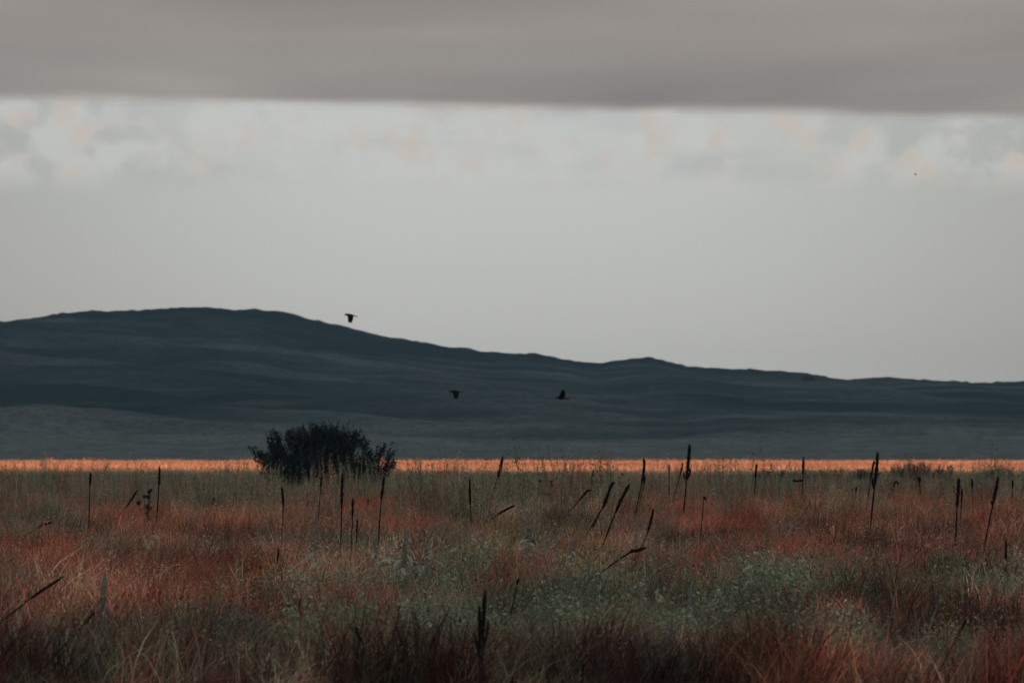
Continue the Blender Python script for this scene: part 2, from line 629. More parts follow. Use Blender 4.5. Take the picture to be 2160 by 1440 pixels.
def grass_tuft(n, r, hmin, hmax, w, lean, m, name):
    t = Tuft()
    for _ in range(n):
        a, q = R(0, 6.283), r * math.sqrt(R(0, 1))
        h = R(hmin, hmax)
        t.blade(q * math.cos(a), q * math.sin(a), h, R(-0.5, 0.75) * lean * h, R(-0.5, 0.5) * lean * h, w * R(0.6, 1.3), vcol(R(0.25, 1.3), 0.35, 0.2), curl=R(1.3, 2.4))
        if R(0, 1) < 0.45:
            v = t.v[-1]
            cc = vcol(1.15, 0.4, 0.15)
            for k in range(4):
                t.fleck((v[0] + R(-.02, .02), v[1] + R(-.02, .02), v[2] - R(0, .09)), R(0.5, 1.2) * w, cc, 2.6)
    # a few bent, paler dry blades
    for _ in range(n // 6):
        a, q = R(0, 6.283), r * math.sqrt(R(0, 1))
        h = R(hmin, hmax) * 0.95
        t.blade(q * math.cos(a), q * math.sin(a), h, R(-1.2, 1.5) * lean * h, R(-0.9, 0.9) * lean * h, w * 0.9, vcol(2.0, 0.3, 0.15), curl=2.2)
    return t.make(name, m)


def weed_tuft(n, r, hmin, hmax, m, name):
    t = Tuft()
    for _ in range(n):
        a, q = R(0, 6.283), r * math.sqrt(R(0, 1))
        x, y, h = q * math.cos(a), q * math.sin(a), R(hmin, hmax)
        lx, ly = R(-0.12, 0.18) * h, R(-0.1, 0.1) * h
        col = vcol(0.9, 0.3, 0.1)
        t.blade(x, y, h, lx, ly, 0.015, col, 4, curl=1.4)
        for k in range(int(9 + h * 12)):
            f = R(0.15, 1.0)
            wdt = 0.15 * (1.05 - f)
            p = (x + lx * f ** 1.4 + R(-wdt, wdt), y + ly * f ** 1.4 + R(-wdt, wdt), h * f)
            t.fleck(p, R(0.020, 0.042) * (1.1 - 0.6 * f), vcol(1.0, 0.45, 0.15), 2.2)
        for k in range(5):
            f = R(0.3, 0.85)
            ln = R(0.12, 0.26)
            t.blade(x + lx * f ** 1.4, y + ly * f ** 1.4, ln, R(-0.7, 0.7) * ln, R(-0.7, 0.7) * ln, 0.011, col, 2, z0=h * f)
    return t.make(name, m)


def leafy_mound(n, r, hgt, m, name, leaf=0.015):
    t = Tuft()
    for _ in range(n):
        a, q = R(0, 6.283), r * math.sqrt(R(0, 1))
        top = hgt * (1 - 0.6 * (q / r) ** 2)
        z = top * R(0.25, 1.0) ** 0.6
        t.fleck((q * math.cos(a), q * math.sin(a), z), R(0.6, 1.4) * leaf, vcol(1.0 , 0.45, 0.1), 2.0)
    for _ in range(n // 10):
        a, q = R(0, 6.283), r * math.sqrt(R(0, 1)) * 0.8
        h = hgt * R(0.5, 1.15)
        t.blade(q * math.cos(a), q * math.sin(a), h, R(-0.3, 0.3) * h, R(-0.3, 0.3) * h, 0.007, vcol(0.9, 0.3), 3)
    return t.make(name, m)


def flower_tuft(n, r, hmin, hmax, m, name):
    t = Tuft()
    for _ in range(n):
        a, q = R(0, 6.283), r * math.sqrt(R(0, 1))
        x, y, h = q * math.cos(a), q * math.sin(a), R(hmin, hmax)
        t.blade(x, y, h, 0.02, 0.0, 0.006, (0.25, 0.42, 0.9), 3)
        for k in range(9):
            t.fleck((x + R(-.03, .03), y + R(-.03, .03), h * R(0.8, 1.0)), R(0.012, 0.024), vcol(1, 0.3, 0.05), 1.2)
        for k in range(5):
            t.fleck((x + R(-.06, .06), y + R(-.06, .06), h * R(0.2, 0.8)), 0.02, (0.22, 0.42, 1.0), 2)
    return t.make(name, m)


def scatter(name, label, cat, P, rot, scl, tint, protos, m):
    """one object of kind stuff: its tufts are geometry-node instances"""
    coll = bpy.data.collections.new(name + '_tufts')
    for o in protos:
        coll.objects.link(o)
    me = bpy.data.meshes.new(name)
    me.from_pydata([tuple(p) for p in P], [], [])
    n = len(P)
    for nm, ty, key, arr in (('rot', 'FLOAT_VECTOR', 'vector', rot), ('scl', 'FLOAT_VECTOR', 'vector', scl), ('tint', 'FLOAT_COLOR', 'color', tint)):
        a = me.attributes.new(nm, ty, 'POINT')
        a.data.foreach_set(key, np.ascontiguousarray(arr, np.float32).ravel())
    a = me.attributes.new('pick', 'INT', 'POINT')
    a.data.foreach_set('value', rng.integers(0, len(protos), n).astype(np.int32))
    me.materials.append(m)
    o = bpy.data.objects.new(name, me)
    C.objects.link(o)
    ng = bpy.data.node_groups.new(name + '_scatter', 'GeometryNodeTree')
    ng.interface.new_socket('Geometry', in_out='INPUT', socket_type='NodeSocketGeometry')
    ng.interface.new_socket('Geometry', in_out='OUTPUT', socket_type='NodeSocketGeometry')
    N, L = ng.nodes, ng.links
    gi, go = N.new('NodeGroupInput'), N.new('NodeGroupOutput')
    ci = N.new('GeometryNodeCollectionInfo')
    ci.inputs['Collection'].default_value = coll
    ci.inputs['Separate Children'].default_value = True
    ci.inputs['Reset Children'].default_value = True
    ip = N.new('GeometryNodeInstanceOnPoints')
    ip.inputs['Pick Instance'].default_value = True

    def na(nm, ty):
        q = N.new('GeometryNodeInputNamedAttribute')
        q.data_type = ty
        q.inputs['Name'].default_value = nm
        return q.outputs['Attribute']
    e2r = N.new('FunctionNodeEulerToRotation')
    L.new(na('rot', 'FLOAT_VECTOR'), e2r.inputs[0])
    L.new(gi.outputs[0], ip.inputs['Points'])
    L.new(ci.outputs[0], ip.inputs['Instance'])
    L.new(na('pick', 'INT'), ip.inputs['Instance Index'])
    L.new(e2r.outputs[0], ip.inputs['Rotation'])
    L.new(na('scl', 'FLOAT_VECTOR'), ip.inputs['Scale'])
    L.new(ip.outputs[0], go.inputs[0])
    md = o.modifiers.new('scatter', 'NODES')
    md.node_group = ng
    tag(o, label, cat, kind='stuff')
    return o


COPPER = np.array((0.47, 0.148, 0.096))
ROSE = np.array((0.49, 0.255, 0.150))
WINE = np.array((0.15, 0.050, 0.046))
OLIVE = np.array((0.25, 0.222, 0.150))
TAN = np.array((0.48, 0.37, 0.26))
GREEN = np.array((0.150, 0.180, 0.115))
TEAL = np.array((0.070, 0.105, 0.100))
SAGE = np.array((0.175, 0.212, 0.140))


def field_points(n, d0, d1, margin=2.5, power=1.0):
    """random points on the field, spread evenly over the strip that fans out before the camera"""
    out = []
    while sum(len(a) for a in out) < n:
        y = rng.uniform(d0, d1, n * 2)
        wmax = 0.0925 * d1 + margin
        x = rng.uniform(-wmax, wmax, n * 2)
        k = np.abs(x) < 0.0925 * y + margin
        out.append(np.stack([x[k], y[k]], 1))
    p = np.concatenate(out)[:n]
    return p[:, 0], p[:, 1]


def photo_of(x, y, h):
    return 1080 + x / (K * y), HY - (h - H) / (K * y)


def blob(px, py, cx, cy_, rx, ry):
    return np.exp(-(((px - cx) / rx) ** 2 + ((py - cy_) / ry) ** 2))


def plant_field():
    mb = mat_blade('grass_blade')
    mleaf = mat_blade('herb_leaf', transl=0.2)
    mflow = mat_blade('flower_petal', transl=0.3)
    # ---- cured grasses of the near field
    n = 34000
    x, y = field_points(n, 32.5, 158)
    g = ground(x, y)
    px, py = photo_of(x, y, g + 0.35)
    n1 = fbm(x / 1.7 + 50, y / 5.5 + 20, 4)
    n2 = fbm(x / 0.8 + 9, y / 2.2 + 77, 3)
    n3 = fbm(x / 4.5 + 31, y / 11 + 4, 3)
    red = 0.15 + 1.1 * blob(px, py, 420, 1135, 420, 55) + 0.9 * blob(px, py, 60, 1130, 260, 50) + 0.9 * blob(px, py, 900, 1130, 260, 55) \
        + 0.85 * blob(px, py, 1250, 1085, 330, 55) + 0.9 * blob(px, py, 1900, 1050, 420, 28) + 0.6 * blob(px, py, 1550, 1110, 500, 60) \
        + 0.7 * blob(px, py, 1950, 1130, 240, 60) + 0.5 * blob(px, py, 500, 1250, 420, 40) + 0.5 * blob(px, py, 700, 1245, 300, 35) \
        + 0.6 * blob(px, py, 160, 1340, 300, 45) + 0.5 * blob(px, py, 1100, 1370, 500, 40) + 0.5 * blob(px, py, 1900, 1370, 350, 35) \
        + 0.35 * blob(px, py, 1700, 1200, 500, 60)
    grn = 0.9 * sstep(1075, 1030, py) + 0.5 * blob(px, py, 250, 1085, 260, 28) + 0.4 * blob(px, py, 1650, 1100, 200, 25) + 0.5 * blob(px, py, 1700, 1215, 260, 40) \
        + 0.7 * blob(px, py, 1080, 1195, 220, 40) + 0.35 * blob(px, py, 1700, 1330, 500, 60) + 0.5 * blob(px, py, 330, 1430, 280, 35)
    tanw = 0.35 + 0.9 * blob(px, py, 600, 1185, 360, 45) + 0.5 * blob(px, py, 250, 1250, 300, 60) + 0.3 * blob(px, py, 1000, 1080, 300, 40)
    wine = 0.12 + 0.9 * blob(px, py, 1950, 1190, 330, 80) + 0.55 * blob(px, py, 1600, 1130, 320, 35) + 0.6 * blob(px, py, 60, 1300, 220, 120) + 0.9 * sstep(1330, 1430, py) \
        + 0.6 * blob(px, py, 2100, 1300, 260, 120)  # dark burgundy grass, weighted up low and at the sides for vignetting too
    teal = 0.04 + 0.9 * blob(px, py, 330, 1430, 260, 32) + 0.4 * blob(px, py, 60, 1090, 140, 30) + 0.3 * blob(px, py, 1650, 1165, 300, 18)
    red = 0.28 + 0.72 * red
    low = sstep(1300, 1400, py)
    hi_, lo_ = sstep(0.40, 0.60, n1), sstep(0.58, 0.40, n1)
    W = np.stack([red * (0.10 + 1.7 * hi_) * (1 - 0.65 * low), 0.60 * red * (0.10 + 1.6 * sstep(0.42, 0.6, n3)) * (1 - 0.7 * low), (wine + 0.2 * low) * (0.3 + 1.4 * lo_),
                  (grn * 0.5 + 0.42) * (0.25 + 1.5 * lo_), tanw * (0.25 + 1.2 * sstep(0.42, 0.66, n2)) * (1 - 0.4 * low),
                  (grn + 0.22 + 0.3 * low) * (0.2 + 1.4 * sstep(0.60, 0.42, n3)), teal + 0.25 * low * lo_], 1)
    W = W ** 2.0
    W /= W.sum(1, keepdims=True)
    cum = np.cumsum(W, 1)
    pick = (rng.random((n, 1)) > cum).sum(1).clip(0, 6)
    pal = np.array([COPPER, ROSE, WINE, OLIVE, TAN, GREEN, TEAL])
    tint = pal[pick] * (0.72 + 0.56 * rng.random((n, 1))) * (0.42 + 0.95 * sstep(0.30, 0.70, n2)[:, None]) * (1.0 - 0.30 * sstep(1290, 1440, py))[:, None]  # last factor puts vignette darkening toward the bottom edge into the grass colour
    tint = np.concatenate([tint, np.ones((n, 1))], 1)
    n4 = fbm(x / 0.7 + 70, y / 1.3 + 15, 3)
    sc_ = (0.7 + 0.5 * rng.random(n)) * (0.34 + 1.1 * sstep(0.30, 0.70, n4))
    cov = blob(px, py, 900, 1312, 330, 38) + blob(px, py, 1330, 1290, 330, 48) + 0.7 * blob(px, py, 1720, 1290, 220, 26) + 0.8 * blob(px, py, 700, 1325, 160, 40)
    sc_ = sc_ * (1 - 0.42 * np.minimum(cov, 1) * sstep(41.0, 45.5, y)) * (0.22 + 0.78 * sstep(37.9, 38.8, y))
    scl = np.stack([0.35 + 0.75 * sc_, 0.35 + 0.75 * sc_, sc_ * (0.85 + 0.4 * rng.random(n))], 1)
    rot = np.stack([rng.normal(0, 0.10, n), rng.normal(0.06, 0.10, n), rng.uniform(-0.7, 0.7, n)], 1)
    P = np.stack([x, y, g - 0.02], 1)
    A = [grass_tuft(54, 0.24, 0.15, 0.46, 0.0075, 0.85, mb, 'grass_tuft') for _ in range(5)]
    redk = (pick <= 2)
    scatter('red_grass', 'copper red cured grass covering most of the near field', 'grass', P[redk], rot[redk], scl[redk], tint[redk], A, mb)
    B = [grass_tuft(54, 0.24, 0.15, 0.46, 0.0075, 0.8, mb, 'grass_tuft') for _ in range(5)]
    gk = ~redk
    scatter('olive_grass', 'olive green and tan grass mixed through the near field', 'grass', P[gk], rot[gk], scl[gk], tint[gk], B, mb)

    # ---- tall seeding weeds along the back of the near field
    n = 7000
    x, y = field_points(n, 104, 168, 3)
    keep = rng.random(n) < (0.15 + 0.75 * sstep(110, 138, y)) * (0.15 + 1.0 * sstep(0.40, 0.6, fbm(x / 3 + 2, y / 9 + 6, 3)))
    x, y = x[keep], y[keep]
    n = len(x)
    c = np.where(rng.random((n, 1)) < 0.5, OLIVE, GREEN) * (0.8 + 0.7 * rng.random((n, 1)))
    c = np.where(rng.random((n, 1)) < 0.22, TAN * 0.8, c)
    c = np.where(rng.random((n, 1)) < 0.12, COPPER * 0.6, c)
    s = (0.60 + 0.5 * rng.random(n) ** 2) * (0.62 + 0.85 * fbm(x / 1.6 + 60, y / 12 + 2, 3))
    scatter('tall_weeds', 'tall olive seeding weeds along the back edge of the near field', 'weeds',
            np.stack([x, y, ground(x, y) - 0.03], 1), np.stack([rng.normal(0, .06, n), rng.normal(.03, .06, n), rng.uniform(0, 6.28, n)], 1),
            np.stack([s, s, s * (0.9 + 0.3 * rng.random(n))], 1), np.concatenate([c, np.ones((n, 1))], 1),
            [weed_tuft(7, 0.30, 0.55, 1.12, mleaf, 'weed_tuft') for _ in range(6)] + [weed_tuft(4, 0.30, 1.0, 1.5, mleaf, 'weed_tuft') for _ in range(3)], mleaf)

    # ---- coarse pale bunch grass standing out of the rest
    n = 1500
    x, y = field_points(n, 36, 135, 2)
    keep = rng.random(n) < 0.15 + 0.85 * sstep(0.45, 0.65, fbm(x / 2.0 + 12, y / 5 + 33, 3))
    x, y = x[keep], y[keep]
    n = len(x)
    c = np.where(rng.random((n, 1)) < 0.55, TAN, np.where(rng.random((n, 1)) < 0.4, ROSE * 0.7, SAGE * 1.2)) * (0.6 + 0.6 * rng.random((n, 1)))
    s = 0.75 + 0.5 * rng.random(n)
    s = s * (0.22 + 0.78 * sstep(37.9, 38.8, y))
    scatter('pale_bunch_grass', 'coarse pale bunch grass tufts with curling blades among the red grass', 'grass',
            np.stack([x, y, ground(x, y)], 1), np.stack([rng.normal(0, .1, n), rng.normal(.08, .1, n), rng.uniform(-0.8, 0.8, n)], 1),
            np.stack([s, s, s], 1), np.concatenate([c, np.ones((n, 1))], 1),
            [grass_tuft(30, 0.14, 0.30, 0.58, 0.0075, 1.0, mb, 'bunch_tuft') for _ in range(5)], mb)

    # ---- grey-green leafy ground cover
    n = 26000
    x, y = field_points(n, 34, 100, 2)
    px, py = photo_of(x, y, ground(x, y) + 0.22)
    nz = fbm(x / 1.1 + 3, y / 2.2 + 8, 3)
    dens = 1.8 * blob(px, py, 900, 1312, 330, 38) + 1.8 * blob(px, py, 1330, 1290, 330, 48) + 1.2 * blob(px, py, 1720, 1290, 220, 26) + 0.8 * blob(px, py, 700, 1325, 160, 40) \
        + 0.5 * blob(px, py, 1100, 1190, 200, 36) + 0.35 * blob(px, py, 520, 1345, 140, 25) + 0.4 * blob(px, py, 1560, 1420, 130, 25) + 0.30 * blob(px, py, 1930, 1300, 160, 70) \
        + 0.12 * blob(px, py, 1000, 1400, 900, 50) + 0.008 + 0.6 * sstep(0.57, 0.66, fbm(x / 1.5 + 91, y / 3.6 + 14, 3))
    dens = dens * sstep(41.0, 45.5, y) * (0.10 + 0.95 * sstep(0.44, 0.58, fbm(x / 1.5 + 44, y / 3.4 + 21, 3)))
    keep = rng.random(n) < dens * sstep(0.34, 0.56, nz + 0.10 * np.minimum(dens, 1))
    x, y, nz = x[keep], y[keep], nz[keep]
    n = len(x)
    c = SAGE * (0.5 + 0.75 * rng.random((n, 1))) * (0.55 + 0.95 * sstep(0.38, 0.68, nz)[:, None])
    c = np.where(rng.random((n, 1)) < 0.2, OLIVE * 0.9, c)
    s = (0.6 + 0.5 * rng.random(n)) * (0.55 + 0.75 * sstep(0.36, 0.66, nz))
    scatter('sage_ground_cover', 'grey-green leafy ground cover spreading low across the foreground', 'ground cover',
            np.stack([x, y, ground(x, y)], 1), np.stack([np.zeros(n), np.zeros(n), rng.uniform(0, 6.28, n)], 1),
            np.stack([s, s, s * (0.8 + 0.5 * rng.random(n))], 1), np.concatenate([c, np.ones((n, 1))], 1),
            [leafy_mound(170, 0.24, 0.42, mleaf, 'leafy_mound') for _ in range(5)], mleaf)

    # ---- small yellow flowers
    n = 2600
    x, y = field_points(n, 43, 105, 1)
    px, py = photo_of(x, y, 0.45)
    dens = 0.8 * blob(px, py, 1030, 1180, 80, 55) + 0.5 * blob(px, py, 1680, 1090, 120, 28) + 0.7 * blob(px, py, 1540, 1370, 110, 45) + 0.6 * blob(px, py, 880, 1370, 200, 45) \
        + 0.3 * blob(px, py, 640, 1210, 120, 50) + 0.3 * blob(px, py, 1300, 1210, 60, 40) + 0.02 + 0.3 * blob(px, py, 790, 1110, 30, 30)
    keep = rng.random(n) < dens * 0.55
    x, y = x[keep], y[keep]
    n = len(x)
    c = np.array((0.50, 0.27, 0.05)) * (0.5 + 0.7 * rng.random((n, 1)))
    s = 0.8 + 0.5 * rng.random(n)
    scatter('yellow_wildflowers', 'tiny yellow wildflowers dotted through the grass', 'flowers',
            np.stack([x, y, ground(x, y)], 1), np.stack([np.zeros(n), np.zeros(n), rng.uniform(0, 6.28, n)], 1),
            np.stack([s, s, s], 1), np.concatenate([c, np.ones((n, 1))], 1), [flower_tuft(4, 0.14, 0.42, 0.66, mflow, 'flower_tuft') for _ in range(4)], mflow)

    # ---- duller grass behind the weeds, then the golden field
    n = 9000
    x, y = field_points(n, 158, 330, 6)
    c = np.where(rng.random((n, 1)) < 0.5, OLIVE * 0.9, GREEN * 1.1) * (0.8 + 0.5 * rng.random((n, 1)))
    c = np.where(rng.random((n, 1)) < 0.25, TAN * 0.9, c)
    s = 0.9 + 0.5 * rng.random(n)
    scatter('shaded_meadow_grass', 'dull grey-green meadow grass between the weeds and the golden strip', 'grass',
            np.stack([x, y, ground(x, y) - .02], 1), np.stack([np.zeros(n), rng.normal(0, .08, n), rng.uniform(0, 6.28, n)], 1),
            np.stack([s, s, s * 0.7], 1), np.concatenate([c, np.ones((n, 1))], 1), [grass_tuft(50, 0.8, 0.25, 0.6, 0.022, 0.4, mb, 'meadow_tuft') for _ in range(4)], mb)
    n = 19000
    x, y = field_points(n, 322, 645, 12)
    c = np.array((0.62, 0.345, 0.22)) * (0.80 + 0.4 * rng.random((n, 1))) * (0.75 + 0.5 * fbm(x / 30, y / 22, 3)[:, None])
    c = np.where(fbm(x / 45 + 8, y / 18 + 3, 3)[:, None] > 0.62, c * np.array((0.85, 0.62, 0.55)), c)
    s = 0.9 + 0.4 * rng.random(n)
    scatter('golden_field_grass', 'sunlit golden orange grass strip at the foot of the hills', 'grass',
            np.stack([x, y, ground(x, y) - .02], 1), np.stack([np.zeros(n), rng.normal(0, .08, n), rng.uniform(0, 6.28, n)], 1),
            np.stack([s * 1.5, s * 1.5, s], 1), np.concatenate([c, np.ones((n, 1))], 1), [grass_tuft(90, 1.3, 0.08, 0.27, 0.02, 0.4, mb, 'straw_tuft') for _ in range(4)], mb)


# ------------------------------------------------------------------ dead mullein stalks
M_STALK = mat_noise('dead_stalk', (0.012, 0.010, 0.010), (0.030, 0.024, 0.021), scale=40, rough=0.9, bump=0.5, spec=0.1)
M_SPIKE = mat_noise('dead_seed_spike', (0.008, 0.007, 0.008), (0.024, 0.019, 0.018), scale=60, rough=0.95, bump=0.6, spec=0.08)


def resample(pts, n):
    """smooth line through the control points"""
    P = [Vector(p) for p in pts]
    if len(P) == 2:
        P.insert(1, (P[0] + P[1]) / 2)
    P = [P[0] * 2 - P[1]] + P + [P[-1] * 2 - P[-2]]
    out = []
    m = len(P) - 3
    for i in range(n + 1):
        u = i / n * m
        k = min(int(u), m - 1)
        t = u - k
        a, b, c, d = P[k:k + 4]
        out.append(0.5 * ((2 * b) + (c - a) * t + (2 * a - 5 * b + 4 * c - d) * t * t + (3 * b - a - 3 * c + d) * t ** 3))
    return out


def lumpy_spike(mb, pts, r, seed_step=0.017):
    """a seed spike: a rough core studded with dry seed capsules"""
    L_ = sum((pts[i + 1] - pts[i]).length for i in range(len(pts) - 1))
    n = max(8, int(L_ / seed_step))
    line = resample(pts, n)
    rad = []
    for i in range(n + 1):
        t = i / n
        body = min(1.0, 0.55 + t * 4) * (1.0 - 0.55 * max(0, (t - 0.72) / 0.28) ** 1.5)
        rad.append(r * body * R(0.80, 1.15))
    rad[-1] *= 0.45
    mb.tube(line, rad, 7, 0.22)
    for i in range(1, n - 1):
        for k in range(2):
            a = R(0, 6.283)
            dirv = Vector((math.cos(a), math.sin(a), R(0.1, 0.6)))
            c = line[i] + dirv * rad[i] * 0.85
            q = rad[i] * R(0.28, 0.5)
            b = len(mb.v)
            e = dirv.orthogonal().normalized()
            e2 = dirv.cross(e).normalized()
            mb.v += [c + e * q, c + e2 * q, c - e * q, c - e2 * q, c + dirv.normalized() * q * 1.5]
            mb.f += [(b, b + 1, b + 4), (b + 1, b + 2, b + 4), (b + 2, b + 3, b + 4), (b + 3, b, b + 4), (b + 3, b + 2, b + 1, b)]


def stalk(label, line, spike_frac, wpx, d=None, sides=(), g=0.42, extra_stems=()):
    """line: photo points from the tip down to where it leaves the grass; wpx: spike width there"""
    tip, vis = line[0], line[-1]
    if d is None:
        d = min(120.0, max(34.0, (H - g) / ((vis[1] - HY) * K)))
    # continue along the last direction to the ground
    ux, uy = vis[0] - line[-2][0], vis[1] - line[-2][1]
    pts = [at(p[0], p[1], d) for p in line]
    low = pts[-1]
    slope = (pts[-1] - pts[-2]).normalized()
    gzv = gz(low.x, d)
    drop = low.z - gzv
    if drop > 0.02 and slope.z < -0.05:
        foot = low + slope * min(drop / -slope.z, drop * 1.6)
        foot.z = gzv - 0.03
        pts.append(foot)
    lean_y = R(-0.12, 0.12)
    for p in pts:                                   # a little lean in depth as well
        p.y += (p.z - gzv) * lean_y
    base = pts[-1].copy()
    o = empty('dead_mullein_stalk', base)
    tag(o, label, 'stalk', 'dead mullein stalks')
    full = resample([p - base for p in pts[::-1]], 26)
    acc = [0.0]
    for i in range(26):
        acc.append(acc[-1] + (full[i + 1] - full[i]).length)
    vis_len = sum((pts[i + 1] - pts[i]).length for i in range(len(line) - 1))
    s0 = acc[-1] - spike_frac * vis_len
    cut = max(1, min(24, next(i for i, a in enumerate(acc) if a >= s0)))
    r = wpx * 1.15 * K * d / 2
    st = MB()
    rs = r * 0.50
    st.tube(full[:cut + 2], [rs * (1.15 - 0.3 * i / (cut + 1)) * R(0.85, 1.15) for i in range(cut + 2)], 6, 0.1)
    for i in range(2, cut, 3):                      # leaf scars and dry leaf stubs
        a = R(0, 6.283)
        p = full[i]
        st.tube([p, p + Vector((math.cos(a), math.sin(a), 0.7)) * rs * R(1.6, 3.0)], [rs * 0.5, rs * 0.15], 4)
    st.build('stem', M_STALK, o)
    sp = MB()
    lumpy_spike(sp, full[cut:], r, 0.02 if d > 60 else 0.012)
    spo = sp.build('seed_spike', M_SPIKE, o)
    for sd in sides:
        q = [at(p[0], p[1], d) - base for p in sd[0]]
        for v in q:
            v.y += (v.z + base.z - gzv) * lean_y + R(-0.01, 0.01)
        b = MB()
        lumpy_spike(b, q[::-1], r * sd[1], 0.02 if d > 60 else 0.012)
        b.build('side_spike', M_SPIKE, o)
    for es in extra_stems:
        q = [at(p[0], p[1], d) - base for p in es]
        b = MB()
        ln = resample(q[::-1], 10)
        b.tube(ln, [rs * 0.9 * R(0.85, 1.15) for _ in ln], 6, 0.1)
        b.build('stem', M_STALK, o)
    return o


def build_stalks():
    S = stalk
    S('upright dead mullein stalk farthest left against the golden strip', [(190.6, 995), (189, 1030), (187.5, 1117)], 0.30, 4.4)
    S('tall dead mullein stalk beside the dark thistle, tip over the golden strip', [(337.6, 982), (336, 1025), (330, 1104)], 0.40, 4.6)
    S('short leaning dead mullein stalk left of the dark thistle', [(291, 1033), (272, 1062), (247, 1093)], 0.55, 4.6)
    S('slightly curved dead mullein stalk below the left end of the dark shrub', [(594, 1026), (597, 1060), (596, 1117)], 0.50, 5.0)
    S('small dead stalk stub low below the curved stalk, left of centre', [(587, 1155), (586, 1176), (584.6, 1202)], 0.6, 3.6)
    S('thin bent dead mullein stalk in front of the dark shrub', [(678, 1003), (676, 1040), (671, 1098)], 0.30, 3.6)
    S('thick dead mullein stalk slanting low at the far left edge', [(136, 1214), (78, 1252), (23, 1294)], 0.62, 6.0)
    S('short slanting dead stalk low in the grass at bottom left', [(204, 1287), (182, 1312), (152, 1343)], 0.5, 4.6)
    S('thin short upright dead stalk left of the grey-green ground cover', [(633, 1259), (633, 1285), (634, 1318)], 0.4, 3.2)
    S('tiny dead stalk stub in tan grass below the small low stub', [(550, 1191), (548, 1206), (546, 1224)], 0.5, 3.2)
    S('small fallen dead stalk lying in the grass at the left edge', [(111, 1100), (97, 1105), (80, 1112)], 0.6, 3.6, d=84)
    S('long upright dead mullein stalk right in front of the dark shrub', [(723, 997), (722, 1030), (721, 1072), (719, 1165)], 0.46, 5.2)
    S('dead mullein stalk close beside the longest one under the shrub', [(744, 1049), (743, 1100), (740.5, 1176)], 0.36, 4.4)
    S('short dead stalk low between two taller ones under the shrub', [(753.6, 1094), (753, 1115), (751, 1148)], 0.55, 3.8)
    S('long dead mullein stalk below the right end of the shrub', [(810, 1003.6), (808, 1030), (804, 1062), (797, 1160)], 0.37, 5.0)
    S('small thin dead stalk deep in grass left of the one below the shrub end', [(778, 1052), (776, 1063), (773, 1082)], 0.5, 3.0)
    S('kinked upright dead mullein stalk just left of the picture centre', [(990.5, 1008), (991, 1035), (992, 1060), (995, 1110)], 0.62, 4.4)
    S('tall dead mullein stalk leaning right, tip against the hills at centre', [(1061, 960.5), (1056, 985), (1048, 1012), (1030, 1078)], 0.42, 5.2, sides=[([(1054, 1001), (1049.5, 1010)], 0.6)])
    S('thick dead stalk slanting low at the foot of the tall centre stalk', [(1086, 1065), (1057, 1080), (1026, 1103)], 0.62, 5.0)
    S('short dead stalk tip deep in the weeds right of centre', [(1252, 990), (1250, 1003), (1248, 1020)], 0.75, 4.4)
    S('thin dead mullein stalk slanting strongly left of the two thick parallel ones', [(1246, 1033), (1238, 1036), (1222, 1055), (1189, 1093)], 0.42, 4.4)
    S('very thin dead stalk under the strongly slanting one', [(1236.5, 1047), (1233, 1063), (1225.5, 1085)], 0.4, 3.0)
    S('left of two thick parallel dead stalks leaning right, tip hooked over', [(1296, 1017), (1289, 1024), (1270, 1072), (1239, 1123)], 0.55, 6.0, extra_stems=[[(1266, 1078), (1256, 1100), (1250, 1112)]])
    S('right of two thick parallel dead stalks leaning right, longest of the pair', [(1328, 1020), (1317, 1040), (1299, 1078), (1264, 1168)], 0.42, 6.0, sides=[([(1303, 1070), (1299, 1080)], 0.7)])
    S('tall dead mullein stalk curving over the golden strip, right of the leaning pair', [(1358, 965), (1359, 982), (1354, 1018), (1338, 1095)], 0.44, 5.2)
    S('shorter dead stalk close along the right side of the curving one', [(1360, 1001), (1358, 1020), (1346, 1076)], 0.32, 4.0)
    S('thin distant dead stalk over the golden strip, left of the tallest one', [(1411.7, 978), (1411.5, 990), (1411.5, 1006)], 0.8, 3.4)
    S('thin slanting dead stalk just left of the tallest one', [(1441, 974.5), (1438, 988), (1432, 1010)], 0.85, 3.6)
    S('tallest dead mullein stalk with two side spikes, rising against the hills', [(1454.7, 936), (1453, 960), (1448, 1012), (1441, 1094)], 0.50, 6.2,
      sides=[([(1455.5, 986), (1455, 998), (1449, 1010)], 0.55), ([(1441, 997), (1443, 1004), (1447, 1011)], 0.5)])
    S('dead stalk with a small hooked top right of the tallest one', [(1489, 1056), (1487, 1049), (1484.5, 1050), (1483, 1075), (1478, 1132)], 0.14, 3.8)
    S('dead mullein stalk leaning right over the fallen one', [(1378, 1071.7), (1374, 1092), (1366, 1122), (1346, 1174)], 0.5, 4.8)
    S('thick fallen dead mullein spike lying almost flat in red grass', [(1364, 1154), (1342, 1161), (1316, 1172)], 0.9, 6.4, d=62)
    S('slim distant dead stalk over the golden strip right of centre', [(1596, 978), (1594, 995), (1592, 1030)], 0.6, 4.0)
    S('straight distant dead stalk with a broken horizontal stub', [(1694.6, 962.6), (1694, 990), (1693, 1036)], 0.55, 4.4, sides=[([(1671, 1013), (1682, 1014), (1693, 1012.5)], 1.0)])
    S('tall thick dead mullein stalk at right, its side spike close to the stem', [(1852, 952.5), (1850, 985), (1844, 1034), (1835, 1124)], 0.47, 6.6, sides=[([(1841.5, 1006), (1841, 1020), (1845, 1032)], 0.55)])
    S('dead stalk standing just left of the tall thick one at right', [(1844.6, 970), (1841, 985), (1837, 1008), (1830, 1055)], 0.45, 4.6)
    S('dead stalk with a bent-over tip right of the tall thick one', [(1897, 1022), (1891, 1015.5), (1886, 1022), (1881, 1042), (1871, 1070)], 0.5, 4.0)
